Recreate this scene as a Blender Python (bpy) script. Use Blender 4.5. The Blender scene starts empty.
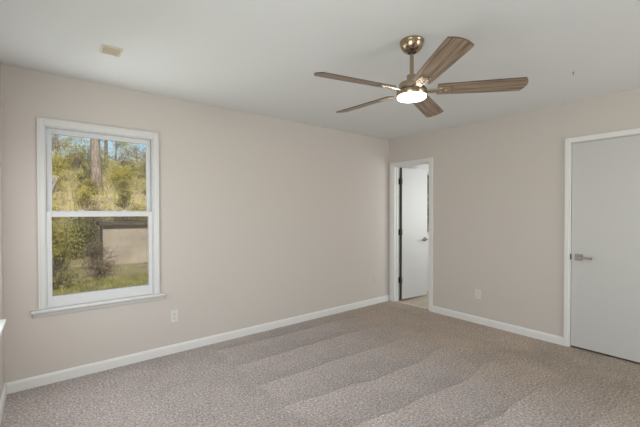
import bpy, bmesh, math, random
from mathutils import Vector, Matrix
R = math.radians
sc = bpy.context.scene
col = sc.collection
random.seed(7)

# ------------------------------------------------------------------ camera
F_PX, CY, YAW, PITCH, ROLL, CAM_H = 342.64, 216.52, 0.89829, 0.012163, -0.0010716, 1.3472
cam_d = bpy.data.cameras.new('camera')
cam_d.sensor_fit = 'HORIZONTAL'
cam_d.sensor_width = 36.0
cam_d.lens = F_PX / 640.0 * 36.0
cam_d.shift_y = (CY - 213.5) / 640.0
cam_d.clip_start = 0.02
cam_d.clip_end = 300
cam = bpy.data.objects.new('camera', cam_d)
col.objects.link(cam)
fw = Vector((math.cos(YAW)*math.cos(PITCH), math.sin(YAW)*math.cos(PITCH), -math.sin(PITCH)))
rt = Vector((math.sin(YAW), -math.cos(YAW), 0))
up = rt.cross(fw)
r2 = rt*math.cos(ROLL) + up*math.sin(ROLL)
u2 = r2.cross(fw)
m = Matrix((r2, u2, -fw)).transposed().to_4x4()
m.translation = Vector((0, 0, CAM_H))
cam.matrix_world = m
sc.camera = cam

# ------------------------------------------------------------------ exposure
sc.view_settings.view_transform = 'Standard'
sc.view_settings.look = 'None'
sc.view_settings.gamma = 1.0
sc.view_settings.use_curve_mapping = False
sc.view_settings.exposure = 0.0

# ------------------------------------------------------------------ sky and sun
w = bpy.data.worlds.new('sky')
sc.world = w
w.use_nodes = True
nt = w.node_tree
nt.nodes.clear()
wo = nt.nodes.new('ShaderNodeOutputWorld')
bg = nt.nodes.new('ShaderNodeBackground')
sky = nt.nodes.new('ShaderNodeTexSky')
sky.sky_type = 'NISHITA'
sky.sun_disc = False
sky.sun_elevation = R(42)
sky.sun_rotation = R(180)
sky.air_density = 1.3
sky.dust_density = 0.15
sky.ozone_density = 3.0
bg.inputs['Strength'].default_value = 0.125
nt.links.new(sky.outputs[0], bg.inputs[0])
nt.links.new(bg.outputs[0], wo.inputs[0])

sun_d = bpy.data.lights.new('sun', 'SUN')
sun_d.energy = 6.5
sun_d.angle = R(0.6)
sun_d.color = (1.0, 0.93, 0.80)
sun = bpy.data.objects.new('sun', sun_d)
col.objects.link(sun)
sun.rotation_euler = Vector((0.0, 0.74, -0.67)).to_track_quat('-Z', 'Y').to_euler()

# ------------------------------------------------------------------ daylight at the windows, plus added fill panels
def area(name, loc, direction, sx, sy, power, color=(1, 1, 1)):
    d = bpy.data.lights.new(name, 'AREA')
    d.shape = 'RECTANGLE'
    d.size, d.size_y = sx, sy
    d.energy = power
    d.color = color
    o = bpy.data.objects.new(name, d)
    col.objects.link(o)
    o.location = loc
    o.rotation_euler = Vector(direction).to_track_quat('-Z', 'Y').to_euler()
    return o
area('daylight_west_rear', (-0.24, -2.1, 1.30), (1, 0.0, 0.0), 1.5, 1.3, 6, (1, 1, 1))
area('daylight_west', (-0.24, 0.45, 1.30), (1, 0.0, 0.0), 1.2, 1.3, 27, (0.99, 0.995, 1.0))
area('daylight_west_far', (-0.24, 2.4, 1.2), (1, 0.42, -0.45), 0.7, 1.2, 10.5, (0.99, 0.995, 1.0))
area('south_fill', (3.05, -3.18, 1.25), (-0.1, 1, 0.0), 1.5, 1.5, 70, (1.0, 0.995, 0.98))  # added fill panel behind the viewer, set where the glass won't mirror it
area('bathroom_light', (5.2, 1.98, 1.45), (-0.1, 1, 0.0), 1.4, 1.1, 13.5, (1.0, 1.0, 1.0))  # panel added inside the bathroom for its own bright light, not at a window
area('daylight_north', (0.387, 3.4055, 1.33), (0, -1, 0), 0.62, 1.3, 8, (1.0, 1.0, 1.0))

# ------------------------------------------------------------------ dimensions
H = 2.44
XW, XE, YN, YS = -0.258, 4.075, 3.4355, -3.22     # the four walls of the bedroom
T = 0.12

# ------------------------------------------------------------------ materials
def mat(name, color, rough=0.5, metal=0.0, spec=0.5):
    mt = bpy.data.materials.new(name)
    mt.use_nodes = True
    b = mt.node_tree.nodes['Principled BSDF']
    b.inputs['Base Color'].default_value = (*color, 1)
    b.inputs['Roughness'].default_value = rough
    b.inputs['Metallic'].default_value = metal
    b.inputs['Specular IOR Level'].default_value = spec
    return mt, mt.node_tree, b
def node(t, kind, **kw):
    n = t.nodes.new(kind)
    for k, v in kw.items():
        setattr(n, k, v)
    return n
def noise(t, scale, detail=2.0, vec=None, rough=0.5):
    n = t.nodes.new('ShaderNodeTexNoise')
    n.inputs['Scale'].default_value = scale
    n.inputs['Detail'].default_value = detail
    n.inputs['Roughness'].default_value = rough
    if vec is not None:
        t.links.new(vec, n.inputs['Vector'])
    return n
def bump(t, b, h, strength, dist):
    n = t.nodes.new('ShaderNodeBump')
    n.inputs['Strength'].default_value = strength
    n.inputs['Distance'].default_value = dist
    t.links.new(h, n.inputs['Height'])
    t.links.new(n.outputs[0], b.inputs['Normal'])
def ramp(t, fac, stops):
    n = t.nodes.new('ShaderNodeValToRGB')
    e = n.color_ramp.elements
    while len(e) > 1:
        e.remove(e[-1])
    e[0].position, e[0].color = stops[0][0], (*stops[0][1], 1)
    for p, c in stops[1:]:
        k = e.new(p)
        k.color = (*c, 1)
    t.links.new(fac, n.inputs[0])
    return n
def math_n(t, op, a, b=None, clamp=False):
    n = t.nodes.new('ShaderNodeMath')
    n.operation = op
    n.use_clamp = clamp
    for i, v in enumerate((a, b)):
        if v is None:
            continue
        if isinstance(v, (int, float)):
            n.inputs[i].default_value = v
        else:
            t.links.new(v, n.inputs[i])
    return n.outputs[0]
def objco(t):
    return t.nodes.new('ShaderNodeTexCoord').outputs['Object']

M = {}
def paint(key, c, rough, bs=0.08):
    mt, t, b = mat(key, c, rough)
    n = noise(t, 160, 3, objco(t))
    bump(t, b, n.outputs[0], bs, 0.0015)
    M[key] = mt
paint('wall_paint', (0.625, 0.583, 0.540), 0.62)
paint('ceiling_paint', (0.75, 0.778, 0.775), 0.85, 0.12)
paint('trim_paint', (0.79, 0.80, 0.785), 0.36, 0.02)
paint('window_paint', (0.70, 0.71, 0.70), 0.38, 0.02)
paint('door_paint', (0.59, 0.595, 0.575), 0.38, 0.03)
paint('bath_paint', (0.78, 0.78, 0.76), 0.6)
paint('vinyl_white', (0.70, 0.715, 0.73), 0.36, 0.01)
paint('vent_beige', (0.70, 0.63, 0.49), 0.5, 0.03)
paint('plate_beige', (0.66, 0.625, 0.585), 0.4, 0.0)
paint('plate_white', (0.73, 0.715, 0.69), 0.3, 0.0)
M['slot'] = mat('slot_dark', (0.02, 0.02, 0.02), 0.6)[0]
M['gap_shade'] = mat('gap_dark', (0.07, 0.065, 0.06), 0.8)[0]

def carpet():
    mt, t, b = mat('carpet_pile', (0.3, 0.25, 0.22), 1.0, 0, 0.1)
    co = objco(t)
    sx = node(t, 'ShaderNodeSeparateXYZ')
    t.links.new(co, sx.inputs[0])
    x, y = sx.outputs[0], sx.outputs[1]
    # tufts
    n1 = noise(t, 62, 4, co, 0.7)
    n2 = noise(t, 120, 2, co, 0.6)
    n3 = noise(t, 2.2, 3, co)
    n4 = noise(t, 7, 3, co)
    h = math_n(t, 'ADD', math_n(t, 'MULTIPLY', n1.outputs[0], 0.65), math_n(t, 'MULTIPLY', n2.outputs[0], 0.35))
    base = ramp(t, h, [(0.34, (0.10, 0.084, 0.074)), (0.44, (0.40, 0.358, 0.335)), (0.55, (0.56, 0.51, 0.485)), (0.64, (0.95, 0.90, 0.87))])
    # vacuum strokes: the pile leans one way, then the other
    yy = math_n(t, 'ADD', y, math_n(t, 'MULTIPLY', n4.outputs[0], 0.05))
    yy = math_n(t, 'ADD', yy, math_n(t, 'MULTIPLY', x, 0.06))
    n5 = noise(t, 0.9, 2, co)
    yy = math_n(t, 'ADD', yy, math_n(t, 'MULTIPLY', n5.outputs[0], 0.30))
    saw = math_n(t, 'FRACT', math_n(t, 'DIVIDE', math_n(t, 'SUBTRACT', yy, 0.06), 0.43))
    xl = math_n(t, 'ADD', x, math_n(t, 'MULTIPLY', n4.outputs[0], 0.12))
    in_l = node(t, 'ShaderNodeMapRange')
    t.links.new(xl, in_l.inputs[0])
    in_l.inputs[1].default_value, in_l.inputs[2].default_value = 1.32, 1.36
    xr = math_n(t, 'ADD', x, math_n(t, 'MULTIPLY', n3.outputs[0], 1.0))
    in_r = node(t, 'ShaderNodeMapRange')
    t.links.new(xr, in_r.inputs[0])
    in_r.inputs[1].default_value, in_r.inputs[2].default_value = 3.0, 3.7
    in_r.inputs[3].default_value, in_r.inputs[4].default_value = 1.0, 0.0
    k = math_n(t, 'MULTIPLY', in_l.outputs[0], in_r.outputs[0])
    stroke = math_n(t, 'MULTIPLY', math_n(t, 'SUBTRACT', math_n(t, 'POWER', saw, 0.6), 0.40), k)
    tone = math_n(t, 'ADD', 0.90, math_n(t, 'MULTIPLY', stroke, 0.28))
    tone = math_n(t, 'ADD', tone, math_n(t, 'MULTIPLY', math_n(t, 'SUBTRACT', n3.outputs[0], 0.5), 0.28))
    tone = math_n(t, 'ADD', tone, math_n(t, 'MULTIPLY', math_n(t, 'SUBTRACT', n4.outputs[0], 0.5), 0.22))
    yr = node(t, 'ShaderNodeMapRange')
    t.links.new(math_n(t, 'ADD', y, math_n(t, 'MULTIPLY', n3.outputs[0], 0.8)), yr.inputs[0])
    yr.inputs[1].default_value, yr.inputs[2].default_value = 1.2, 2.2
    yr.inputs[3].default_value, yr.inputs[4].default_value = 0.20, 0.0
    near_dark = math_n(t, 'MULTIPLY', yr.outputs[0], math_n(t, 'SUBTRACT', 1.0, math_n(t, 'MULTIPLY', in_r.outputs[0], 0.75)))  # darker towards low y, strongest on the door side
    tone = math_n(t, 'SUBTRACT', tone, near_dark)
    mul = node(t, 'ShaderNodeVectorMath', operation='SCALE')
    t.links.new(base.outputs[0], mul.inputs[0])
    t.links.new(tone, mul.inputs['Scale'])
    # unbrushed pile towards the doors shows a browner side
    tint = node(t, 'ShaderNodeMix', data_type='RGBA', blend_type='MULTIPLY')
    tint.inputs[0].default_value = 1.0
    side = ramp(t, in_r.outputs[0], [(0.0, (1.10, 1.02, 0.91)), (1.0, (1.02, 1.01, 1.02))])
    t.links.new(mul.outputs[0], tint.inputs[6])
    t.links.new(side.outputs[0], tint.inputs[7])
    t.links.new(tint.outputs[2], b.inputs['Base Color'])
    bump(t, b, h, 0.7, 0.012)
    M['carpet'] = mt
carpet()

def vinyl_floor():
    mt, t, b = mat('tan_vinyl_floor', (0.5, 0.42, 0.33), 0.45)
    co = objco(t)
    br = node(t, 'ShaderNodeTexBrick')
    t.links.new(co, br.inputs[0])
    br.inputs['Color1'].default_value = (0.62, 0.53, 0.43, 1)
    br.inputs['Color2'].default_value = (0.56, 0.47, 0.37, 1)
    br.inputs['Mortar'].default_value = (0.40, 0.33, 0.26, 1)
    br.inputs['Scale'].default_value = 1.0
    br.inputs['Mortar Size'].default_value = 0.003
    br.inputs['Brick Width'].default_value = 0.9
    br.inputs['Row Height'].default_value = 0.15
    t.links.new(br.outputs[0], b.inputs['Base Color'])
    M['vinyl_floor'] = mt
vinyl_floor()

def metal(key, c, rough):
    mt, t, b = mat(key, c, rough, 1.0)
    co = objco(t)
    mp = node(t, 'ShaderNodeMapping')
    mp.inputs['Scale'].default_value = (3, 3, 300)
    t.links.new(co, mp.inputs[0])
    n = noise(t, 4, 2, mp.outputs[0])
    bump(t, b, n.outputs[0], 0.05, 0.001)
    M[key] = mt
metal('antique_brass', (0.37, 0.295, 0.205), 0.24)
metal('nickel', (0.62, 0.54, 0.44), 0.33)
metal('bronze', (0.15, 0.125, 0.10), 0.40)
metal('satin_nickel', (0.31, 0.285, 0.26), 0.28)

def blade_wood():
    mt, t, b = mat('weathered_wood', (0.3, 0.22, 0.15), 0.42)
    co = objco(t)
    mp = node(t, 'ShaderNodeMapping')
    mp.inputs['Scale'].default_value = (1.2, 34, 8)
    t.links.new(co, mp.inputs[0])
    n = noise(t, 3.0, 6, mp.outputs[0], 0.65)
    n2 = noise(t, 1.1, 3, mp.outputs[0], 0.5)
    f = math_n(t, 'ADD', math_n(t, 'MULTIPLY', n.outputs[0], 0.6), math_n(t, 'MULTIPLY', n2.outputs[0], 0.4))
    r = ramp(t, f, [(0.36, (0.085, 0.056, 0.034)), (0.47, (0.225, 0.163, 0.110)), (0.57, (0.37, 0.285, 0.205)), (0.68, (0.56, 0.46, 0.355))])
    t.links.new(r.outputs[0], b.inputs['Base Color'])
    bump(t, b, n.outputs[0], 0.15, 0.002)
    M['blade_wood'] = mt
blade_wood()

def lens():
    mt, t, b = mat('frosted_lens', (0.9, 0.88, 0.84), 0.4)
    b.inputs['Emission Color'].default_value = (1.0, 0.90, 0.78, 1)
    b.inputs['Emission Strength'].default_value = 9.0
    M['lens'] = mt
lens()

def glass(key, refl_rough=0.02, ior=1.45):
    mt = bpy.data.materials.new(key)
    mt.use_nodes = True
    t = mt.node_tree
    t.nodes.clear()
    o = node(t, 'ShaderNodeOutputMaterial')
    tr = node(t, 'ShaderNodeBsdfTransparent')
    tr.inputs[0].default_value = (0.95, 0.96, 0.95, 1)
    gl = node(t, 'ShaderNodeBsdfGlossy')
    gl.inputs['Roughness'].default_value = refl_rough
    lw = node(t, 'ShaderNodeLayerWeight')
    lw.inputs[0].default_value = 0.5
    sch = math_n(t, 'ADD', 0.04, math_n(t, 'MULTIPLY', math_n(t, 'POWER', lw.outputs['Facing'], 5.0), 0.96))
    mx = node(t, 'ShaderNodeMixShader')
    t.links.new(sch, mx.inputs[0])
    t.links.new(tr.outputs[0], mx.inputs[1])
    t.links.new(gl.outputs[0], mx.inputs[2])
    t.links.new(mx.outputs[0], o.inputs[0])
    M[key] = mt
glass('window_glass')
def screen():
    mt = bpy.data.materials.new('insect_mesh')
    mt.use_nodes = True
    t = mt.node_tree
    t.nodes.clear()
    o = node(t, 'ShaderNodeOutputMaterial')
    tr = node(t, 'ShaderNodeBsdfTransparent')
    df = node(t, 'ShaderNodeBsdfDiffuse')
    df.inputs[0].default_value = (0.06, 0.058, 0.055, 1)
    mx = node(t, 'ShaderNodeMixShader')
    mx.inputs[0].default_value = 0.24
    t.links.new(tr.outputs[0], mx.inputs[1])
    t.links.new(df.outputs[0], mx.inputs[2])
    t.links.new(mx.outputs[0], o.inputs[0])
    M['screen'] = mt
screen()

def mottled(key, stops, scale, rough=0.9, detail=5, stretch=None, bs=0.5, bd=0.02):
    mt, t, b = mat(key, stops[0][1], rough, 0, 0.2)
    v = objco(t)
    if stretch:
        mp = node(t, 'ShaderNodeMapping')
        mp.inputs['Scale'].default_value = stretch
        t.links.new(v, mp.inputs[0])
        v = mp.outputs[0]
    n = noise(t, scale, detail, v, 0.65)
    r = ramp(t, n.outputs[0], stops)
    t.links.new(r.outputs[0], b.inputs['Base Color'])
    bump(t, b, n.outputs[0], bs, bd)
    M[key] = mt
mottled('bark', [(0.3, (0.10, 0.075, 0.06)), (0.5, (0.24, 0.19, 0.16)), (0.7, (0.40, 0.33, 0.28))], 5, 0.95, 6, (3, 3, 0.6), 0.9, 0.04)
mottled('twig', [(0.3, (0.10, 0.08, 0.065)), (0.7, (0.24, 0.20, 0.17))], 8)
mottled('leaf_litter', [(0.3, (0.12, 0.09, 0.06)), (0.45, (0.36, 0.29, 0.19)), (0.58, (0.33, 0.31, 0.12)), (0.72, (0.58, 0.50, 0.36))], 2.4, 1.0, 8)
mottled('grass_ground', [(0.3, (0.16, 0.14, 0.08)), (0.5, (0.27, 0.28, 0.09)), (0.7, (0.42, 0.44, 0.14))], 1.6, 1.0, 8)
mottled('shed_paint', [(0.3, (0.30, 0.25, 0.205)), (0.5, (0.45, 0.385, 0.325)), (0.7, (0.58, 0.51, 0.44))], 0.9, 0.8, 4, None, 0.1)
mottled('shingle', [(0.3, (0.07, 0.055, 0.042)), (0.7, (0.19, 0.155, 0.12))], 6)
def leafy(key, a, b_):
    mt, t, b = mat(key, a, 0.6, 0, 0.3)
    n = noise(t, 2.5, 4, objco(t))
    r = ramp(t, n.outputs[0], [(0.35, a), (0.65, b_)])
    t.links.new(r.outputs[0], b.inputs['Base Color'])
    tl = node(t, 'ShaderNodeBsdfTranslucent')
    t.links.new(r.outputs[0], tl.inputs[0])
    mx = node(t, 'ShaderNodeMixShader')
    mx.inputs[0].default_value = 0.35
    out = t.nodes['Material Output']
    t.links.new(b.outputs[0], mx.inputs[1])
    t.links.new(tl.outputs[0], mx.inputs[2])
    t.links.new(mx.outputs[0], out.inputs[0])
    M[key] = mt
leafy('leaf_yellow', (0.33, 0.30, 0.07), (0.66, 0.57, 0.18))
leafy('leaf_green', (0.10, 0.13, 0.035), (0.27, 0.29, 0.08))
leafy('leaf_olive', (0.25, 0.22, 0.08), (0.52, 0.46, 0.20))
leafy('leaf_brown', (0.19, 0.14, 0.09), (0.44, 0.35, 0.24))
leafy('blade_grass', (0.27, 0.26, 0.07), (0.60, 0.54, 0.19))

# ------------------------------------------------------------------ mesh helpers
def link(name, bm, m, parent=None, smooth=False, bevel=0.0, seg=2):
    if bevel:
        bmesh.ops.bevel(bm, geom=list(bm.edges), offset=bevel, segments=seg, affect='EDGES', profile=0.5, clamp_overlap=True)
    bmesh.ops.recalc_face_normals(bm, faces=list(bm.faces))
    me = bpy.data.meshes.new(name)
    bm.to_mesh(me)
    bm.free()
    if smooth:
        for p in me.polygons:
            p.use_smooth = True
    for q in (m if isinstance(m, (list, tuple)) else [m]):
        me.materials.append(q)
    o = bpy.data.objects.new(name, me)
    col.objects.link(o)
    if parent is not None:
        o.parent = parent
    return o
def soft(o, ang=35):
    for p in o.data.polygons:
        p.use_smooth = True
    o.data.set_sharp_from_angle(angle=R(ang))
    return o
def box(bm, x0, x1, y0, y1, z0, z1):
    v = [bm.verts.new(p) for p in ((x0, y0, z0), (x1, y0, z0), (x1, y1, z0), (x0, y1, z0), (x0, y0, z1), (x1, y0, z1), (x1, y1, z1), (x0, y1, z1))]
    for f in ((0, 3, 2, 1), (4, 5, 6, 7), (0, 1, 5, 4), (1, 2, 6, 5), (2, 3, 7, 6), (3, 0, 4, 7)):
        bm.faces.new([v[i] for i in f])
    return v
def boxes(name, lst, m, parent=None, bevel=0.0, seg=2):
    bm = bmesh.new()
    for b in lst:
        box(bm, *b)
    return link(name, bm, m, parent, bevel=bevel, seg=seg)
def lathe(name, prof, m, parent=None, n=48, origin=(0, 0, 0)):
    bm = bmesh.new()
    rings = []
    for r, z in prof:
        if r < 1e-6:
            rings.append([bm.verts.new((origin[0], origin[1], origin[2] + z))])
        else:
            rings.append([bm.verts.new((origin[0] + r*math.cos(2*math.pi*i/n), origin[1] + r*math.sin(2*math.pi*i/n), origin[2] + z)) for i in range(n)])
    for a, b in zip(rings, rings[1:]):
        for i in range(n):
            j = (i + 1) % n
            if len(a) == 1 and len(b) == 1:
                continue
            if len(a) == 1:
                bm.faces.new((a[0], b[i], b[j]))
            elif len(b) == 1:
                bm.faces.new((a[i], a[j], b[0]))
            else:
                bm.faces.new((a[i], a[j], b[j], b[i]))
    return soft(link(name, bm, m, parent))
def tube(bm, pts, radii, n=8, cap=True):
    pts = [Vector(p) for p in pts]
    prev = None
    rings = []
    for i, p in enumerate(pts):
        d = (pts[min(i+1, len(pts)-1)] - pts[max(i-1, 0)]).normalized()
        a = Vector((0, 0, 1)) if abs(d.z) < 0.9 else Vector((1, 0, 0))
        if prev is not None:
            u = (prev - d*prev.dot(d)).normalized()
        else:
            u = d.cross(a).normalized()
        prev = u
        v = d.cross(u)
        r = radii[i] if isinstance(radii, (list, tuple)) else radii
        rings.append([bm.verts.new(p + (u*math.cos(2*math.pi*k/n) + v*math.sin(2*math.pi*k/n))*r) for k in range(n)])
    for a, b in zip(rings, rings[1:]):
        for k in range(n):
            bm.faces.new((a[k], a[(k+1) % n], b[(k+1) % n], b[k]))
    if cap:
        bm.faces.new(rings[0][::-1])
        bm.faces.new(rings[-1])
def empty(name, loc=(0, 0, 0), rz=0.0):
    o = bpy.data.objects.new(name, None)
    o.empty_display_size = 0.1
    col.objects.link(o)
    o.location = loc
    o.rotation_euler = (0, 0, rz)
    return o
def tag(o, label, cat, group=None, kind=None):
    o['label'] = label
    o['category'] = cat
    if group:
        o['group'] = group
    if kind:
        o['kind'] = kind
    return o
def structure(o, label, cat):
    return tag(o, label, cat, kind='structure')

# ------------------------------------------------------------------ room shell
def wall_y(y0, y1, x0, x1, z0, z1, holes):
    """boxes of a wall running along x, holes = (xa, xb, za, zb) sorted by xa"""
    out, cur = [], x0
    for xa, xb, za, zb in holes:
        out.append((cur, xa, y0, y1, z0, z1))
        if za > z0:
            out.append((xa, xb, y0, y1, z0, za))
        if zb < z1:
            out.append((xa, xb, y0, y1, zb, z1))
        cur = xb
    out.append((cur, x1, y0, y1, z0, z1))
    return out
def wall_x(x0, x1, y0, y1, z0, z1, holes):
    return [(b[2], b[3], b[0], b[1], b[4], b[5]) for b in wall_y(x0, x1, y0, y1, z0, z1, holes)]

BX1 = 6.05                                            # far wall of the bathroom
structure(boxes('floor', [(XW - T, XE + 0.06, YS - T, YN + T, -0.12, 0.0)], M['carpet']), 'beige cut-pile carpet with vacuum strokes across the bedroom', 'floor')
structure(boxes('floor_bathroom', [(XE + 0.06, BX1 + T, 1.2, YN + T, -0.12, -0.003)], M['vinyl_floor']), 'tan plank floor seen through the open doorway', 'floor')
structure(boxes('ceiling', [(XW - T, BX1 + T, YS - T, YN + T, H, H + 0.12)], M['ceiling_paint']), 'smooth white ceiling', 'ceiling')
structure(boxes('sun_blocker', [(XW - 0.6, BX1 + 0.8, YS - 3.2, YS - T, H + 0.02, H + 0.12)], M['trim_paint']), 'unseen slab added to keep sun off the south window', 'roof')  # added out of view to block sun at the south window

WO = (-0.012, 0.768, 0.595, 2.027)                    # opening of the north window
BNO = (4.98, 5.62, 0.96, 2.03)                         # bathroom window in the same north wall
structure(boxes('wall_north', wall_y(YN, YN + T, XW - T, BX1 + T, -0.6, H, [WO, BNO]), M['wall_paint']), 'beige wall with the double-hung window', 'wall')
D1 = (2.717, 3.345, -0.2, 2.046)                      # doorway to the bathroom, along y
D2 = (0.325, 1.122, -0.2, 2.035)                      # closed door
structure(boxes('wall_east', wall_x(XE, XE + T, YS - T, YN, -0.12, H, [D2, D1]), M['wall_paint']), 'beige wall with the open doorway and the closed white door', 'wall')
W2O = (1.99, 2.80, 0.685, 2.045)
W3O = (-0.18, 1.08, 0.585, 2.045)
W5O = (-2.85, -1.35, 0.585, 2.045)
structure(boxes('wall_west', wall_x(XW - T, XW, YS - T, YN, -0.6, H, [W5O, W3O, W2O]), M['wall_paint']), 'beige wall at the left edge with a window', 'wall')
W4O = (2.3, 3.8, 0.5, 2.0)
structure(boxes('wall_south', wall_y(YS - T, YS, XW, XE, -0.6, H, [W4O]), M['wall_paint']), 'beige wall behind the viewer', 'wall')
# bathroom shell
BW = (2.55, 3.25, 0.95, 2.0)
structure(boxes('wall_bathroom_far', [(BX1, BX1 + T, 1.2, YN, -0.12, H)], M['bath_paint']), 'white far wall beyond the doorway', 'wall')
structure(boxes('wall_bathroom_side', [(XE + T, BX1, 1.2, 1.32, -0.12, H), *wall_y(YN - 0.012, YN, XE + T + 0.012, BX1, -0.003, H, [BNO]), (XE + T, XE + T + 0.012, 1.32, D1[0] - 0.056, -0.003, H)], M['bath_paint']), 'white walls beyond the doorway', 'wall')
structure(boxes('wall_closet', [(XE + T, XE + T + 0.7, D2[0] - 0.3, D2[0] - 0.22, -0.12, H), (XE + T + 0.7, XE + T + 0.78, D2[0] - 0.3, 1.2, -0.12, H)], M['bath_paint']), 'closet walls behind the closed door', 'wall')

# baseboards with an eased top edge
BBT, BBH = 0.014, 0.083
def baseboard(name, a, b, inward, label):
    a, b, n = Vector((*a, 0)), Vector((*b, 0)), Vector((*inward, 0))
    prof = [(0, 0), (BBT, 0), (BBT, BBH - 0.018), (BBT - 0.004, BBH - 0.006), (BBT - 0.009, BBH), (0, BBH)]
    bm = bmesh.new()
    ra = [bm.verts.new(a + n*p + Vector((0, 0, z))) for p, z in prof]
    rb = [bm.verts.new(b + n*p + Vector((0, 0, z))) for p, z in prof]
    for i in range(len(prof)):
        j = (i + 1) % len(prof)
        bm.faces.new((ra[i], ra[j], rb[j], rb[i]))
    bm.faces.new(ra)
    bm.faces.new(rb[::-1])
    structure(link(name, bm, M['trim_paint']), label, 'baseboard')
baseboard('baseboard_north', (XW, YN), (XE, YN), (0, -1), 'white baseboard under the window wall')
baseboard('baseboard_east', (XE, 1.161), (XE, 2.667), (-1, 0), 'white baseboard between the two doors')
baseboard('baseboard_west', (XW, YS), (XW, YN - BBT), (1, 0), 'white baseboard at the left edge of the room')
baseboard('baseboard_south', (XW + BBT, YS), (XE, YS), (0, 1), 'white baseboard behind the viewer')
baseboard('baseboard_corner', (XE, YS + BBT), (XE, 0.282), (-1, 0), 'white baseboard right of the closed door')
baseboard('baseboard_bathroom', (XE + T + 0.02, YN - 0.012), (BX1, YN - 0.012), (0, -1), 'white baseboard beyond the doorway')

# ------------------------------------------------------------------ double-hung windows
def window(name, place, x0, x1, z0, z1, label, screen_on=True, rot=0.0):
    """built for a wall at local y = 0, room on the -y side; outside is +y"""
    root = empty(name, place, rot)
    structure(root, label, 'window')
    cw, cz = 0.042, 0.052
    V, tp = M['vinyl_white'], M['window_paint']
    # casing: two sides and a head, each with a raised outer bead
    boxes('casing', [(x0 - cw, x0, -0.016, 0.0, z0, z1 + cz), (x1, x1 + cw, -0.016, 0.0, z0, z1 + cz), (x0, x1, -0.016, 0.0, z1, z1 + cz),
                     ], tp, root, 0.003)
    boxes('casing_bead', [(x0 - cw - 0.004, x0 - cw + 0.010, -0.024, 0.0, z0, z1 + cz + 0.004), (x1 + cw - 0.010, x1 + cw + 0.004, -0.024, 0.0, z0, z1 + cz + 0.004),
                          (x0 - cw + 0.010, x1 + cw - 0.010, -0.024, 0.0, z1 + cz - 0.010, z1 + cz + 0.004)], tp, root, 0.003)
    # stool and apron
    boxes('stool', [(x0 - cw - 0.048, x1 + cw + 0.048, -0.052, 0.0, z0 - 0.020, z0), (x0, x1, 0.0, 0.05, z0 - 0.020, z0)], tp, root, 0.004)
    bm = bmesh.new()
    pr = [(0, -0.060), (-0.010, -0.060), (-0.016, -0.052), (-0.022, -0.036), (-0.034, -0.026), (-0.036, -0.0201), (0, -0.0201)]
    xa, xb = x0 - cw - 0.036, x1 + cw + 0.036
    a = [bm.verts.new((xa, p, z0 + q)) for p, q in pr]
    b = [bm.verts.new((xb, p, z0 + q)) for p, q in pr]
    for i in range(len(pr)):
        j = (i + 1) % len(pr)
        bm.faces.new((a[i], a[j], b[j], b[i]))
    bm.faces.new(a)
    bm.faces.new(b[::-1])
    link('apron', bm, tp, root)
    # vinyl frame in the opening
    e = 0.008
    boxes('frame', [(x0, x0 + e, 0.0, 0.11, z0, z1), (x1 - e, x1, 0.0, 0.11, z0, z1), (x0 + e, x1 - e, 0.0, 0.11, z1 - e, z1), (x0 + e, x1 - e, 0.05, 0.13, z0 - 0.02, z0 + e)], V, root)
    zm0, zm1 = 1.313, 1.357
    # upper sash, further out
    xa, xb = x0 + e + 0.002, x1 - e - 0.002
    st = 0.035
    up_ = boxes('upper_sash', [(xa, xa + st, 0.052, 0.082, zm0 + 0.004, z1 - e), (xb - st, xb, 0.052, 0.082, zm0 + 0.004, z1 - e),
                               (xa + st, xb - st, 0.052, 0.082, z1 - e - 0.040, z1 - e), (xa + st, xb - st, 0.052, 0.082, zm0 + 0.004, zm1 + 0.006)], V, root, 0.002)
    boxes('glass', [(xa + st - 0.004, xb - st + 0.004, 0.066, 0.067, zm1, z1 - e - 0.036)], M['window_glass'], up_)
    # lower sash, nearer the room
    xa, xb = x0 + e + 0.001, x1 - e - 0.001
    sl = 0.031
    lo = boxes('lower_sash', [(xa, xa + sl, 0.006, 0.046, z0, zm1), (xb - sl, xb, 0.006, 0.046, z0, zm1),
                              (xa + sl, xb - sl, 0.006, 0.046, z0, 0.682), (xa + sl, xb - sl, 0.006, 0.046, zm0, zm1)], V, root, 0.002)
    boxes('glass', [(xa + sl - 0.004, xb - sl + 0.004, 0.030, 0.031, 0.678, zm0 + 0.004)], M['window_glass'], lo)
    for q in (0.30, 0.70):
        xc = xa + (xb - xa)*q
        boxes('sash_lock', [(xc - 0.022, xc + 0.022, 0.018, 0.044, zm1 - 0.001, zm1 + 0.008), (xc - 0.008, xc + 0.016, 0.016, 0.030, zm1 + 0.008, zm1 + 0.014)], V, root, 0.0015)
    if screen_on:
        sc_ = boxes('insect_screen', [(x0 + e, x1 - e, 0.100, 0.1005, z0 + 0.02, zm0 + 0.02)], M['screen'], root)
        sc_['label'] = 'dark grey insect mesh outside the lower sash'
    return root
window('window_1', (0, YN, 0), *WO, 'white double-hung window looking onto the wooded yard')
window('window_2', (XW, 0, 0), W2O[0], W2O[1], W2O[2], W2O[3], 'white window at the left edge, only its sill end showing', False, R(90))
window('window_3', (XW, 0, 0), W3O[0], W3O[1], W3O[2], W3O[3], 'white window left of the viewer', False, R(90))
window('added_window_4', (0, YS, 0), -W4O[1], -W4O[0], 0.5, 2.0, 'unseen white window added behind the viewer for the south light', False, R(180))

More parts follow.
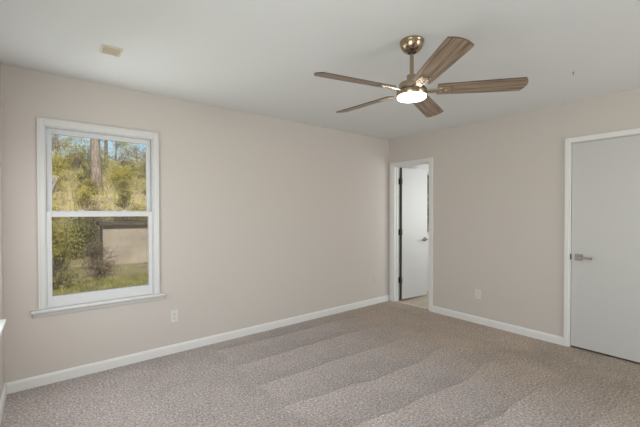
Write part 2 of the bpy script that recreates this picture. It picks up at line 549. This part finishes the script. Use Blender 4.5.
# bathroom window
bw = empty('window_5', (0, YN, 0))
structure(bw, 'window beyond the open door showing dark trees', 'window')
boxes('frame', [(BNO[0], BNO[0] + 0.03, 0.03, 0.10, BNO[2], BNO[3]), (BNO[1] - 0.03, BNO[1], 0.03, 0.10, BNO[2], BNO[3]), (BNO[0] + 0.03, BNO[1] - 0.03, 0.03, 0.10, BNO[3] - 0.03, BNO[3]), (BNO[0] + 0.03, BNO[1] - 0.03, 0.03, 0.10, BNO[2], BNO[2] + 0.03)], M['vinyl_white'], bw, 0.002)
boxes('glass', [(BNO[0] + 0.03, BNO[1] - 0.03, 0.05, 0.051, BNO[2] + 0.03, BNO[3] - 0.03)], M['window_glass'], bw)
window('window_6', (XW, 0, 0), W5O[0], W5O[1], W5O[2], W5O[3], 'white window on the left wall behind the viewer', False, R(90))

# ------------------------------------------------------------------ doors
def casing_x(name, root, ya, yb, zt, cw=0.054):
    """casing on the bedroom side of the east wall round an opening ya..yb"""
    x = XE
    boxes(name, [(x - 0.016, x, ya - cw, ya, 0, zt + cw), (x - 0.016, x, yb, yb + cw, 0, zt + cw), (x - 0.016, x, ya, yb, zt, zt + cw)], M['trim_paint'], root, 0.003)
# open door to the bathroom
d1 = empty('door_1', (XE, D1[1], 0))
structure(d1, 'white flush door standing open into the bathroom in the corner', 'door')
def local(o, root):
    o.matrix_parent_inverse = Matrix.Translation(-root.location)
    return o
def lx(root, lst):
    a, b, c = root.location
    return [(q[0]-a, q[1]-a, q[2]-b, q[3]-b, q[4]-c, q[5]-c) for q in lst]
JT = 0.018
boxes('casing', lx(d1, [(XE - 0.016, XE, D1[0] - 0.050, D1[0], 0, D1[3] + 0.040), (XE - 0.016, XE, D1[1], D1[1] + 0.055, 0, D1[3] + 0.040), (XE - 0.016, XE, D1[0], D1[1], D1[3], D1[3] + 0.040)]), M['trim_paint'], d1, 0.003)
boxes('jamb', lx(d1, [(XE, XE + T, D1[1] - JT, D1[1], 0, D1[3]), (XE, XE + T, D1[0], D1[0] + JT, 0, D1[3]), (XE, XE + T, D1[0] + JT, D1[1] - JT, D1[3] - JT, D1[3])]), M['trim_paint'], d1, 0.0015)
boxes('door_stop', lx(d1, [(XE + 0.045, XE + 0.082, D1[1] - JT - 0.011, D1[1] - JT, 0, D1[3] - JT), (XE + 0.045, XE + 0.082, D1[0] + JT, D1[0] + JT + 0.011, 0, D1[3] - JT), (XE + 0.045, XE + 0.082, D1[0] + JT + 0.011, D1[1] - JT - 0.011, D1[3] - JT - 0.011, D1[3] - JT)]), M['trim_paint'], d1, 0.0015)
boxes('casing', lx(d1, [(XE + T, XE + T + 0.016, D1[0] - 0.055, D1[0], 0, D1[3] + 0.055), (XE + T, XE + T + 0.016, D1[0], D1[1], D1[3], D1[3] + 0.055)]), M['trim_paint'], d1, 0.003)
# leaf: local frame at the hinge pin
HX, HY = XE + T + 0.006, D1[1] - JT - 0.004
leaf = boxes('door_leaf', [(0.008, 0.588, -0.036, 0.0, 0.022, 2.022)], M['trim_paint'], d1, 0.002)
leaf.location = (HX - XE, HY - D1[1], 0)
leaf.rotation_euler = (0, 0, R(-5.0))
ga = boxes('hinge_shade', [(0.003, 0.008, -0.035, -0.001, 0.024, 2.020)], M['gap_shade'], leaf)  # shade of the hinge gap, put in as a dark strip
ga['label'] = 'dark strip painted as gap shade down the hinge edge of the leaf'
for hz in (0.315, 1.045, 1.815):
    bm = bmesh.new()
    tube(bm, [(HX - XE - 0.002, HY - D1[1] - 0.040, hz - 0.045), (HX - XE - 0.002, HY - D1[1] - 0.040, hz + 0.045)], 0.008, 12)
    box(bm, HX - XE - 0.034, HX - XE - 0.002, HY - D1[1] - 0.002, HY - D1[1] + 0.001, hz - 0.044, hz + 0.044)
    box(bm, HX - XE - 0.002, HX - XE + 0.0035, HY - D1[1] - 0.040, HY - D1[1] - 0.004, hz - 0.044, hz + 0.044)
    h_ = link('hinge', bm, M['bronze'], d1)
    h_['label'] = 'dark bronze hinge'
def lever(parent, base, out, along, m=None, sq=True):
    """lever handle: rosette plate at base, neck along out, bar along 'along'"""
    m = m or M['satin_nickel']
    b, o, a = Vector(base), Vector(out).normalized(), Vector(along).normalized()
    bm = bmesh.new()
    mt = Matrix((a, Vector((0, 0, 1)), o)).transposed().to_4x4()
    mt.translation = b
    box(bm, -0.032, 0.032, -0.032, 0.032, 0, 0.009)
    bmesh.ops.bevel(bm, geom=list(bm.edges), offset=0.003, segments=2, affect='EDGES', clamp_overlap=True)
    bm2 = bmesh.new()
    tube(bm2, [(0, 0, 0.006), (0, 0, 0.05)], 0.012, 16)
    box(bm2, -0.014, 0.115, -0.010, 0.010, 0.044, 0.058)
    for q in (bm, bm2):
        bmesh.ops.transform(q, matrix=mt, verts=list(q.verts))
    r = link('rosette', bm, m, parent)
    r['label'] = 'nickel rosette plate'
    l = link('lever_handle', bm2, m, parent, bevel=0.0015)
    l['label'] = 'nickel lever handle'
lever(leaf, (0.525, -0.036, 0.915), (0, -1, 0), (-1, 0, 0))

# closed door
d2 = empty('door_2', (XE, D2[1], 0))
structure(d2, 'closed white flush door with nickel lever on the right', 'door')
boxes('casing', lx(d2, [(XE - 0.016, XE, D2[0] - 0.04, D2[0], 0, D2[3] + 0.048), (XE - 0.016, XE, D2[1], D2[1] + 0.039, 0, D2[3] + 0.048), (XE - 0.016, XE, D2[0], D2[1], D2[3], D2[3] + 0.048)]), M['trim_paint'], d2, 0.003)
boxes('jamb', lx(d2, [(XE, XE + T, D2[1] - 0.012, D2[1], 0, D2[3]), (XE, XE + T, D2[0], D2[0] + 0.012, 0, D2[3]), (XE, XE + T, D2[0] + 0.012, D2[1] - 0.012, D2[3] - 0.006, D2[3])]), M['trim_paint'], d2, 0.0015)
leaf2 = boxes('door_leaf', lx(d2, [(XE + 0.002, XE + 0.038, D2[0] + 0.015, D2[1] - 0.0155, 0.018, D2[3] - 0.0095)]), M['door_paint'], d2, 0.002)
lever(leaf2, (0.002, -0.0155 - 0.062, 0.905), (-1, 0, 0), (0, -1, 0))
lp = boxes('latch_plate', [(-0.0005, 0.010, -0.018, -0.008, 0.875, 0.932)], M['slot'], d2)
lp['label'] = 'dark latch plate in the door gap'
for hz in (0.22, 1.02, 1.80):
    bm = bmesh.new()
    tube(bm, [(-0.004, D2[0] - D2[1] + 0.0135, hz - 0.045), (-0.004, D2[0] - D2[1] + 0.0135, hz + 0.045)], 0.006, 12)
    link('hinge', bm, M['satin_nickel'], d2)
# threshold strip between carpet and plank floor
structure(boxes('trim_1', [(XE + 0.030, XE + 0.075, D1[0] + JT, D1[1] - JT, -0.003, 0.006)], mat('threshold_tan', (0.66, 0.58, 0.49), 0.4)[0], None, 0.002), 'pale threshold strip in the open doorway', 'trim')

# ------------------------------------------------------------------ ceiling fan
FX, FY = 1.832, 1.357
fan = tag(empty('ceiling_fan', (FX, FY, H)), 'brushed brass ceiling fan with five grey-brown wood blades and lit round lamp', 'ceiling fan')
AB = M['antique_brass']
lathe('canopy', [(0.0, 0.0), (0.074, 0.0), (0.076, -0.003), (0.076, -0.010), (0.0735, -0.014), (0.0725, -0.020), (0.069, -0.034), (0.061, -0.050), (0.050, -0.062), (0.036, -0.071), (0.026, -0.074), (0.024, -0.068), (0.0, -0.068)], AB, fan)
cc = lathe('hanger_ball', [(0.0, -0.060), (0.018, -0.062), (0.024, -0.070), (0.020, -0.080), (0.0, -0.082)], M['slot'], fan)
cc['label'] = 'black hanger ball inside the canopy'
lathe('downrod', [(0.0, -0.07), (0.0125, -0.07), (0.0125, -0.232), (0.0, -0.232)], AB, fan, 24)
lathe('coupling', [(0.0, -0.215), (0.026, -0.216), (0.031, -0.219), (0.031, -0.258), (0.033, -0.262), (0.033, -0.268), (0.0, -0.268)], AB, fan)
lathe('motor_housing', [(0.0, -0.266), (0.066, -0.267), (0.078, -0.271), (0.081, -0.278), (0.081, -0.303), (0.079, -0.310), (0.0, -0.310)], AB, fan)
lathe('flywheel', [(0.0, -0.309), (0.090, -0.310), (0.094, -0.313), (0.094, -0.321), (0.0, -0.322)], M['bronze'], fan)
lathe('light_ring', [(0.0, -0.320), (0.0925, -0.321), (0.095, -0.324), (0.095, -0.349), (0.093, -0.352), (0.0, -0.352)], AB, fan)
ln = lathe('lamp_lens', [(0.0, -0.351), (0.0905, -0.351), (0.0905, -0.358), (0.088, -0.364), (0.080, -0.367), (0.055, -0.368), (0.0, -0.368)], M['lens'], fan)
ln['label'] = 'glowing frosted lens'
# blades: local x along the blade, tilted about that axis
PITCH_B = -13.4
def blade_mesh():
    bm = bmesh.new()
    L0, L1 = 0.155, 0.676
    th = 0.0032
    rows = []
    out = []
    # outline: lower edge, arced tip, upper edge
    def half(u):
        return 0.055 + 0.0105*min(1.0, u*1.2)
    pts = []
    for i in range(15):
        u = i/14
        pts.append((L0 + (L1 - 0.032 - L0)*u, -half(u)))
    hw = half(1)
    for i in range(1, 14):
        v = -1 + 2*i/14
        # leading corner is rounder than the trailing one
        bulge = 0.024*(1 - v*v) - 0.002*v
        pts.append((L1 - 0.034 + bulge, v*hw))
    for i in range(15):
        u = 1 - i/14
        pts.append((L0 + (L1 - 0.036 - L0)*u, half(u)))
    top = [bm.verts.new((x, y, th)) for x, y in pts]
    bot = [bm.verts.new((x, y, -th)) for x, y in pts]
    bm.faces.new(top)
    bm.faces.new(bot[::-1])
    n = len(pts)
    for i in range(n):
        j = (i + 1) % n
        bm.faces.new((top[j], top[i], bot[i], bot[j])).material_index = 1
    return bm
def bracket_mesh():
    bm = bmesh.new()
    # arm from the flywheel, plate under the blade root with two screw caps
    box(bm, 0.080, 0.160, -0.020, 0.020, -0.0125, -0.0045)
    v = box(bm, 0.150, 0.240, -0.030, 0.030, -0.0092, -0.0034)
    bmesh.ops.bevel(bm, geom=list(bm.edges), offset=0.002, segments=2, affect='EDGES', clamp_overlap=True)
    for sx, sy in ((0.172, -0.016), (0.172, 0.016), (0.206, 0.0)):
        tube(bm, [(sx, sy, -0.0088), (sx, sy, -0.0135)], [0.0075, 0.006], 14)
    return bm
blade0 = link('blade', blade_mesh(), [M['blade_wood'], mat('blade_edge_dark', (0.085, 0.062, 0.045), 0.5)[0]], fan)
br0 = soft(link('blade_bracket', bracket_mesh(), M['nickel'], blade0))
br0['label'] = 'bright nickel blade bracket'
BZ = -0.316
for k in range(5):
    if k == 0:
        b_, q_ = blade0, br0
    else:
        b_ = blade0.copy()
        q_ = br0.copy()
        col.objects.link(b_)
        col.objects.link(q_)
        b_.parent = fan
        q_.parent = b_
    b_.location = (0, 0, BZ)
    b_.rotation_euler = (R(PITCH_B), R((-0.6, -0.8, -0.8, 0.2, 1.1)[k]), R(20.1 + 72*k))   # each blade hangs a little differently

# ------------------------------------------------------------------ ceiling vent and hook
vent = tag(empty('ceiling_vent', (0.348, 2.694, H)), 'small square beige vent cover on the ceiling near the window wall', 'vent')
boxes('vent_frame', [(-0.060, 0.060, -0.070, -0.060, -0.006, 0), (-0.060, 0.060, 0.060, 0.070, -0.006, 0), (-0.060, -0.050, -0.060, 0.060, -0.006, 0), (0.050, 0.060, -0.060, 0.060, -0.006, 0)], M['vent_beige'], vent, 0.002)
bm = bmesh.new()
for i in range(8):
    y = -0.052 + i*0.0148
    v = box(bm, -0.050, 0.050, y - 0.0068, y + 0.0068, -0.0045, -0.003)
    bmesh.ops.rotate(bm, cent=(0, y, -0.0038), matrix=Matrix.Rotation(R(9), 3, 'X'), verts=v)
link('louvre', bm, M['vent_beige'], vent)
bm = bmesh.new()
tube(bm, [(0, 0, 0.0), (0, 0, -0.012), (0.004, 0, -0.018), (0.010, 0, -0.019), (0.014, 0, -0.013)], 0.0022, 8)
tube(bm, [(0, 0, 0.0), (0, 0, -0.003)], 0.007, 12)
hk = link('ceiling_hook', bm, M['satin_nickel'])
hk.location = (3.219, 0.871, H)
tag(hk, 'tiny grey hook on the ceiling above the closed door', 'hook')

# ------------------------------------------------------------------ outlets
def outlet(loc, rz, label, pm='plate_white'):
    """plate centred at loc on a wall, facing local -y"""
    o = tag(empty('wall_outlet', loc, rz), label, 'outlet')
    bm = bmesh.new()
    box(bm, -0.035, 0.035, -0.006, 0.0, -0.057, 0.057)
    link('cover_plate', bm, M[pm], o, bevel=0.002)
    for s in (-1, 1):
        bm = bmesh.new()
        tube(bm, [(0, -0.0055, s*0.020), (0, -0.0085, s*0.020)], 0.0165, 20)
        rc = link('receptacle', bm, M[pm], o)
        boxes('slot', [(-0.0080, -0.0055, -0.0090, -0.0084, s*0.020 - 0.002, s*0.020 + 0.008), (0.0055, 0.0080, -0.0090, -0.0084, s*0.020 - 0.002, s*0.020 + 0.008), (-0.0025, 0.0025, -0.0090, -0.0084, s*0.020 - 0.011, s*0.020 - 0.006)], M['slot'], rc)
    bm = bmesh.new()
    tube(bm, [(0, -0.0055, 0), (0, -0.0072, 0)], 0.0035, 10)
    link('screw', bm, M[pm], o)
outlet((0.945, YN, 0.354), 0, 'white duplex outlet below right end of the window sill')
outlet((3.795, YN, 0.362), 0, 'beige duplex outlet near the corner left of the open doorway', 'plate_beige')
outlet((XE, 2.046, 0.356), R(-90), 'white duplex outlet on the wall between the two doors')

# ------------------------------------------------------------------ the yard
def ground_z(x, y):
    if y < 13.2:
        return -0.40
    t_ = min(1.0, (y - 13.2)/8.0)
    return -0.40 + 3.0*(t_*t_*(3 - 2*t_)) + max(0, min(y, 33) - 21.2)*0.25
bm = bmesh.new()
nx, ny = 44, 70
gv = {}
for i in range(nx + 1):
    for j in range(ny + 1):
        x = -12 + 34*i/nx
        y = YN + T + 0.02 + 46*j/ny
        gv[i, j] = bm.verts.new((x, y, ground_z(x, y) + (0.06*random.uniform(-1, 1) if y > 10.2 else 0.015*random.uniform(-1, 1))))
for i in range(nx):
    for j in range(ny):
        f = bm.faces.new((gv[i, j], gv[i+1, j], gv[i+1, j+1], gv[i, j+1]))
        f.material_index = 0 if (YN + 46*j/ny) < 9.0 else 1
structure(link('ground', bm, [M['grass_ground'], M['leaf_litter']], smooth=True), 'grassy yard rising to a leaf-strewn slope', 'ground')
structure(boxes('ground_west', [(-40, XW - T - 0.02, -40, YN + T + 0.01, -0.6, -0.42)], M['grass_ground']), 'grassy yard outside the left wall windows', 'ground')
# lawn grass
bm = bmesh.new()
for i in range(9000):
    x, y = random.uniform(-1.0, 3.4), random.uniform(6.2, 10.6)
    h = random.uniform(0.05, 0.15)
    a = random.uniform(0, 6.28)
    wv = Vector((math.cos(a), math.sin(a), 0))*0.010
    ln_ = Vector((random.uniform(-1, 1), random.uniform(-1, 1), 0))*0.05
    p = Vector((x, y, -0.41))
    bm.faces.new([bm.verts.new(p - wv), bm.verts.new(p + wv), bm.verts.new(p + ln_ + Vector((0, 0, h)))])
tag(link('lawn_grass', bm, M['blade_grass']), 'patchy yellow-green grass below the lower window pane', 'grass', kind='stuff')

leafy('dry_stalk', (0.38, 0.33, 0.14), (0.66, 0.58, 0.36))
bm = bmesh.new()
for i in range(16000):
    x, y = random.uniform(-2.0, 8.5), random.uniform(15.8, 33.0)
    h = random.uniform(0.15, 0.55)
    a = random.uniform(0, 6.28)
    wv = Vector((math.cos(a), math.sin(a), 0))*0.016
    p = Vector((x, y, ground_z(x, y) - 0.03))
    bm.faces.new([bm.verts.new(p - wv), bm.verts.new(p + wv), bm.verts.new(p + Vector((random.uniform(-1, 1)*0.2, random.uniform(-1, 1)*0.2, h)))])
tag(link('dry_grass', bm, M['dry_stalk']), 'dry straw-coloured grass covering the slope behind the outbuilding', 'grass', kind='stuff')

# pale outbuilding at the foot of the slope
sh = tag(empty('outbuilding', (1.42, 13.2, -0.42)), 'low pale beige outbuilding seen through the right side of the lower sash', 'shed')
boxes('wall', [(0.0, 3.4, 0.0, 0.8, -0.1, 1.36)], M['shed_paint'], sh)
bm = bmesh.new()
pr = [(-0.14, 1.34), (-0.14, 1.39), (0.4, 1.46), (0.94, 1.39), (0.94, 1.34), (0.4, 1.41)]
a = [bm.verts.new((-0.10, y, z)) for y, z in pr]
b = [bm.verts.new((3.50, y, z)) for y, z in pr]
for i in range(6):
    j = (i + 1) % 6
    bm.faces.new((a[i], a[j], b[j], b[i]))
bm.faces.new((a[0], a[1], a[2], a[5]))
bm.faces.new((a[5], a[2], a[3], a[4]))
bm.faces.new((b[5], b[2], b[1], b[0]))
bm.faces.new((b[4], b[3], b[2], b[5]))
link('roof', bm, M['shingle'], sh)

def leaf_cloud(bm, centres, n, size, spread):
    for i in range(n):
        c, r = random.choice(centres)
        d = Vector((random.gauss(0, 1), random.gauss(0, 1), random.gauss(0, 0.8)))
        p = Vector(c) + d*r*spread
        a = Vector((random.uniform(-1, 1), random.uniform(-1, 1), random.uniform(-1, 1))).normalized()
        q = a.cross(Vector((random.uniform(-1, 1), random.uniform(-1, 1), random.uniform(-1, 1)))).normalized()
        s = size*random.uniform(0.6, 1.3)
        bm.faces.new([bm.verts.new(p - a*s), bm.verts.new(p - q*s*0.55), bm.verts.new(p + a*s), bm.verts.new(p + q*s*0.55)])
def branchy(bm, base, h, r0, nb, reach, z_lo, up_=0.5, tips=None, lean=0.0):
    for i in range(nb):
        z = h*(z_lo + (1 - z_lo)*random.random())
        a = random.uniform(0, 6.28)
        L = reach*random.uniform(0.6, 1.1)*(1.15 - 0.6*z/h)
        p0 = Vector((lean*h*(z/h)**1.5, 0, z))
        p1 = p0 + Vector((math.cos(a)*L*0.5, math.sin(a)*L*0.5, L*up_*0.35))
        p2 = p0 + Vector((math.cos(a)*L, math.sin(a)*L, L*up_ + random.uniform(-0.2, 0.2)*L))
        rr = r0*0.30*(1.1 - 0.7*z/h)
        tube(bm, [p0, p1, p2], [rr, rr*0.6, rr*0.2], 6)
        for k in range(2):
            a2 = a + random.uniform(-0.9, 0.9)
            p3 = p1 + Vector((math.cos(a2)*L*0.5, math.sin(a2)*L*0.5, random.uniform(-0.1, 0.5)*L))
            tube(bm, [p1, p3], [rr*0.45, rr*0.15], 5)
            if tips is not None:
                tips.append((p3, L*0.22))
        if tips is not None:
            tips.append((p2, L*0.25))
            tips.append((p1.lerp(p2, 0.5), L*0.22))
def tree(name, x, y, h, r0, nb, reach, leaf, nleaf, lsize, label, z_lo=0.35, up_=0.5, cat='tree', group=None, lean=0.0, crown=1.0):
    t = tag(empty(name, (x, y, ground_z(x, y) - 0.1)), label, cat, group)
    bm = bmesh.new()
    K = 7
    tube(bm, [(lean*h*(i/K)**1.5 + random.uniform(-1, 1)*r0*0.25*(i > 0), random.uniform(-1, 1)*r0*0.2, h*i/K) for i in range(K + 1)], [r0*(1.25 if i == 0 else 1.0 - 0.72*i/K) for i in range(K + 1)], 12)
    tips = []
    branchy(bm, None, h, r0, nb, reach, z_lo, up_, tips, lean)
    soft(link('trunk', bm, M['bark'] if r0 > 0.15 else M['twig'], t), 60)
    if nleaf:
        bm = bmesh.new()
        leaf_cloud(bm, tips, nleaf, lsize, crown)
        link('foliage', bm, M[leaf], t)
    return t
def shrub(x, y, h, wd, leaf, nleaf, lsize, label, group=None):
    t = tag(empty('shrub', (x, y, ground_z(x, y) - 0.05)), label, 'shrub', group)
    bm = bmesh.new()
    cs = []
    for i in range(9):
        a = random.uniform(0, 6.28)
        rr = wd*random.uniform(0.15, 0.75)
        hh = h*random.uniform(0.55, 1.0)
        p = Vector((math.cos(a)*rr, math.sin(a)*rr, hh))
        tube(bm, [(0, 0, 0), p*0.5 + Vector((0, 0, 0.1*h)), p], [0.03, 0.02, 0.006], 6)
        cs += [(p, wd*0.28), (p*0.6, wd*0.30), (p*0.8 + Vector((random.uniform(-.2, .2)*wd, random.uniform(-.2, .2)*wd, 0)), wd*0.3)]
    link('stems', bm, M['twig'], t)
    bm = bmesh.new()
    leaf_cloud(bm, cs, nleaf, lsize, 1.0)
    link('foliage', bm, M[leaf], t)
    return t

tree('pine_tree', 1.93, 20.2, 14.0, 0.235, 16, 2.2, 'leaf_green', 500, 0.06, 'tall thick-trunked tree rising left of centre in the upper sash', 0.45, 0.1)
tree('oak_tree', 5.1, 23.6, 8.5, 0.10, 26, 2.3, 'leaf_olive', 2200, 0.040, 'slim brown-branched tree right of the thick trunk in the upper sash', 0.2, 0.5)
tree('slender_tree', 0.45, 25.0, 9.0, 0.08, 22, 1.8, 'leaf_olive', 2200, 0.040, 'slender olive-leaved tree left of the thick trunk in the upper sash', 0.25, 0.5)
tree('bare_tree', 3.3, 28.5, 8.0, 0.12, 24, 2.0, 'leaf_brown', 1200, 0.045, 'mostly bare pale tree far behind the thick trunk', 0.2, 0.7)
tree('leaning_tree', 8.2, 29.5, 10.0, 0.13, 24, 2.2, 'leaf_olive', 900, 0.05, 'slightly leaning olive tree at right edge of the upper sash', 0.2, 0.4, lean=-0.06)
tree('young_tree', 4.35, 18.4, 6.5, 0.06, 34, 1.5, 'leaf_brown', 900, 0.035, 'young twiggy tree with reddish brown leaves at right of the upper sash', 0.25, 0.35)
for i in range(14):
    x = -1.6 + (i % 7)*1.55 + random.uniform(-0.3, 0.3)
    y = 26.4 + (i//7)*1.6
    if abs(x - 0.45) < 0.3 or abs(x - 3.3) < 0.5:
        continue
    shrub(x, y, random.uniform(0.9, 1.6), 0.5, ['leaf_yellow', 'leaf_olive', 'leaf_brown'][i % 3], 1200, 0.035, 'small bush on the upper slope below the treeline', 'bushes on the upper slope')
G = 'woodland edge trees beyond the slope'
for i in range(9):
    x = -5.5 + i*2.5 + random.uniform(-0.2, 0.2)
    y = 33 + 4.5*(i % 2)
    tree('woodland_tree', x, y, random.uniform(1.3, 2.6), 0.07, 20, 1.7, ['leaf_olive', 'leaf_yellow', 'leaf_brown'][i % 3], 2600, 0.055,
         'hazy leafy tree in the woodland edge beyond the slope', 0.06, 0.6, group=G)
shrub(0.25, 11.0, 1.65, 0.62, 'leaf_yellow', 3600, 0.026, 'yellow-green bush at upper left of the lower sash')
for i, (x, y) in enumerate(((1.12, 12.3), (-0.35, 12.3), (0.25, 12.9), (-0.8, 11.2), (3.6, 11.4), (0.12, 9.75), (1.15, 11.15))):
    shrub(x, y, 1.0 if i < 3 else random.uniform(0.35, 0.5), 0.42, ['leaf_brown', 'leaf_brown', 'leaf_olive'][i % 3], 1300, 0.026, 'dry brown bush in the rough ground around the outbuilding', 'dry brown bushes')
for x, y in ((2.3, 15.3), (3.5, 15.4), (1.2, 15.0)):
    shrub(x, y, 1.5, 0.6, 'leaf_brown', 2400, 0.03, 'dull brown brush rising behind the roof of the outbuilding', 'brush behind the outbuilding')
shrub(0.70, 14.2, 1.3, 0.6, 'leaf_green', 1300, 0.05, 'dark green bush just left of the beige outbuilding')
shrub(0.30, 22.4, 1.9, 0.8, 'leaf_yellow', 2600, 0.035, 'yellow shrub at left edge of the upper sash, above the slope')
shrub(3.3, 21.7, 1.3, 0.8, 'leaf_yellow', 2600, 0.035, 'bright yellow shrub on the slope right of the thick trunk')
shrub(2.5, 24.6, 2.0, 0.9, 'leaf_olive', 2600, 0.04, 'broad olive shrub behind the thick trunk')
shrub(5.2, 24.4, 1.9, 1.0, 'leaf_olive', 2600, 0.04, 'olive shrub above the slope at right edge of the upper sash')
for i in range(22):
    # undergrowth covering the slope
    x = -1.2 + (i % 6)*1.35 + random.uniform(-0.25, 0.25)
    y = 16.7 + (i//6)*1.35 + random.uniform(-0.25, 0.25)
    if abs(x - 1.93) < 0.5 and 19.4 < y < 21:
        continue
    shrub(x, y, random.uniform(0.7, 1.2), 0.45, ['leaf_olive', 'leaf_yellow', 'leaf_brown', 'leaf_yellow', 'leaf_olive'][i % 5], 1500, 0.03, 'low tangled bush in the undergrowth on the slope', 'undergrowth on the slope')
# a fallen bare limb on the slope's foot
bm = bmesh.new()
tube(bm, [(0, 0, 0.0), (0.35, 0.1, 0.28), (0.75, 0.15, 0.62), (1.0, 0.2, 0.95)], [0.016, 0.013, 0.009, 0.004], 7)
tube(bm, [(0.35, 0.1, 0.28), (0.2, 0.2, 0.6)], [0.015, 0.005], 6)
tube(bm, [(0.75, 0.15, 0.62), (1.05, 0.0, 0.70)], [0.012, 0.004], 6)
fl = link('fallen_branch', bm, M['twig'])
fl.location = (0.42, 9.9, -0.42)
tag(fl, 'bare leaning branch left of the outbuilding', 'branch')
# dark evergreens beyond the bathroom window
for (x, y, h) in ((12.0, 8.1, 6.5), (16.6, 10.9, 7.0), (11.2, 13.0, 6.0)):
    tree('evergreen_tree', x, y, h, 0.12, 34, 1.7, 'leaf_green', 3200, 0.09, 'dark evergreen seen through the window beyond the open door', 0.05, 0.2, group='evergreens outside the bathroom')
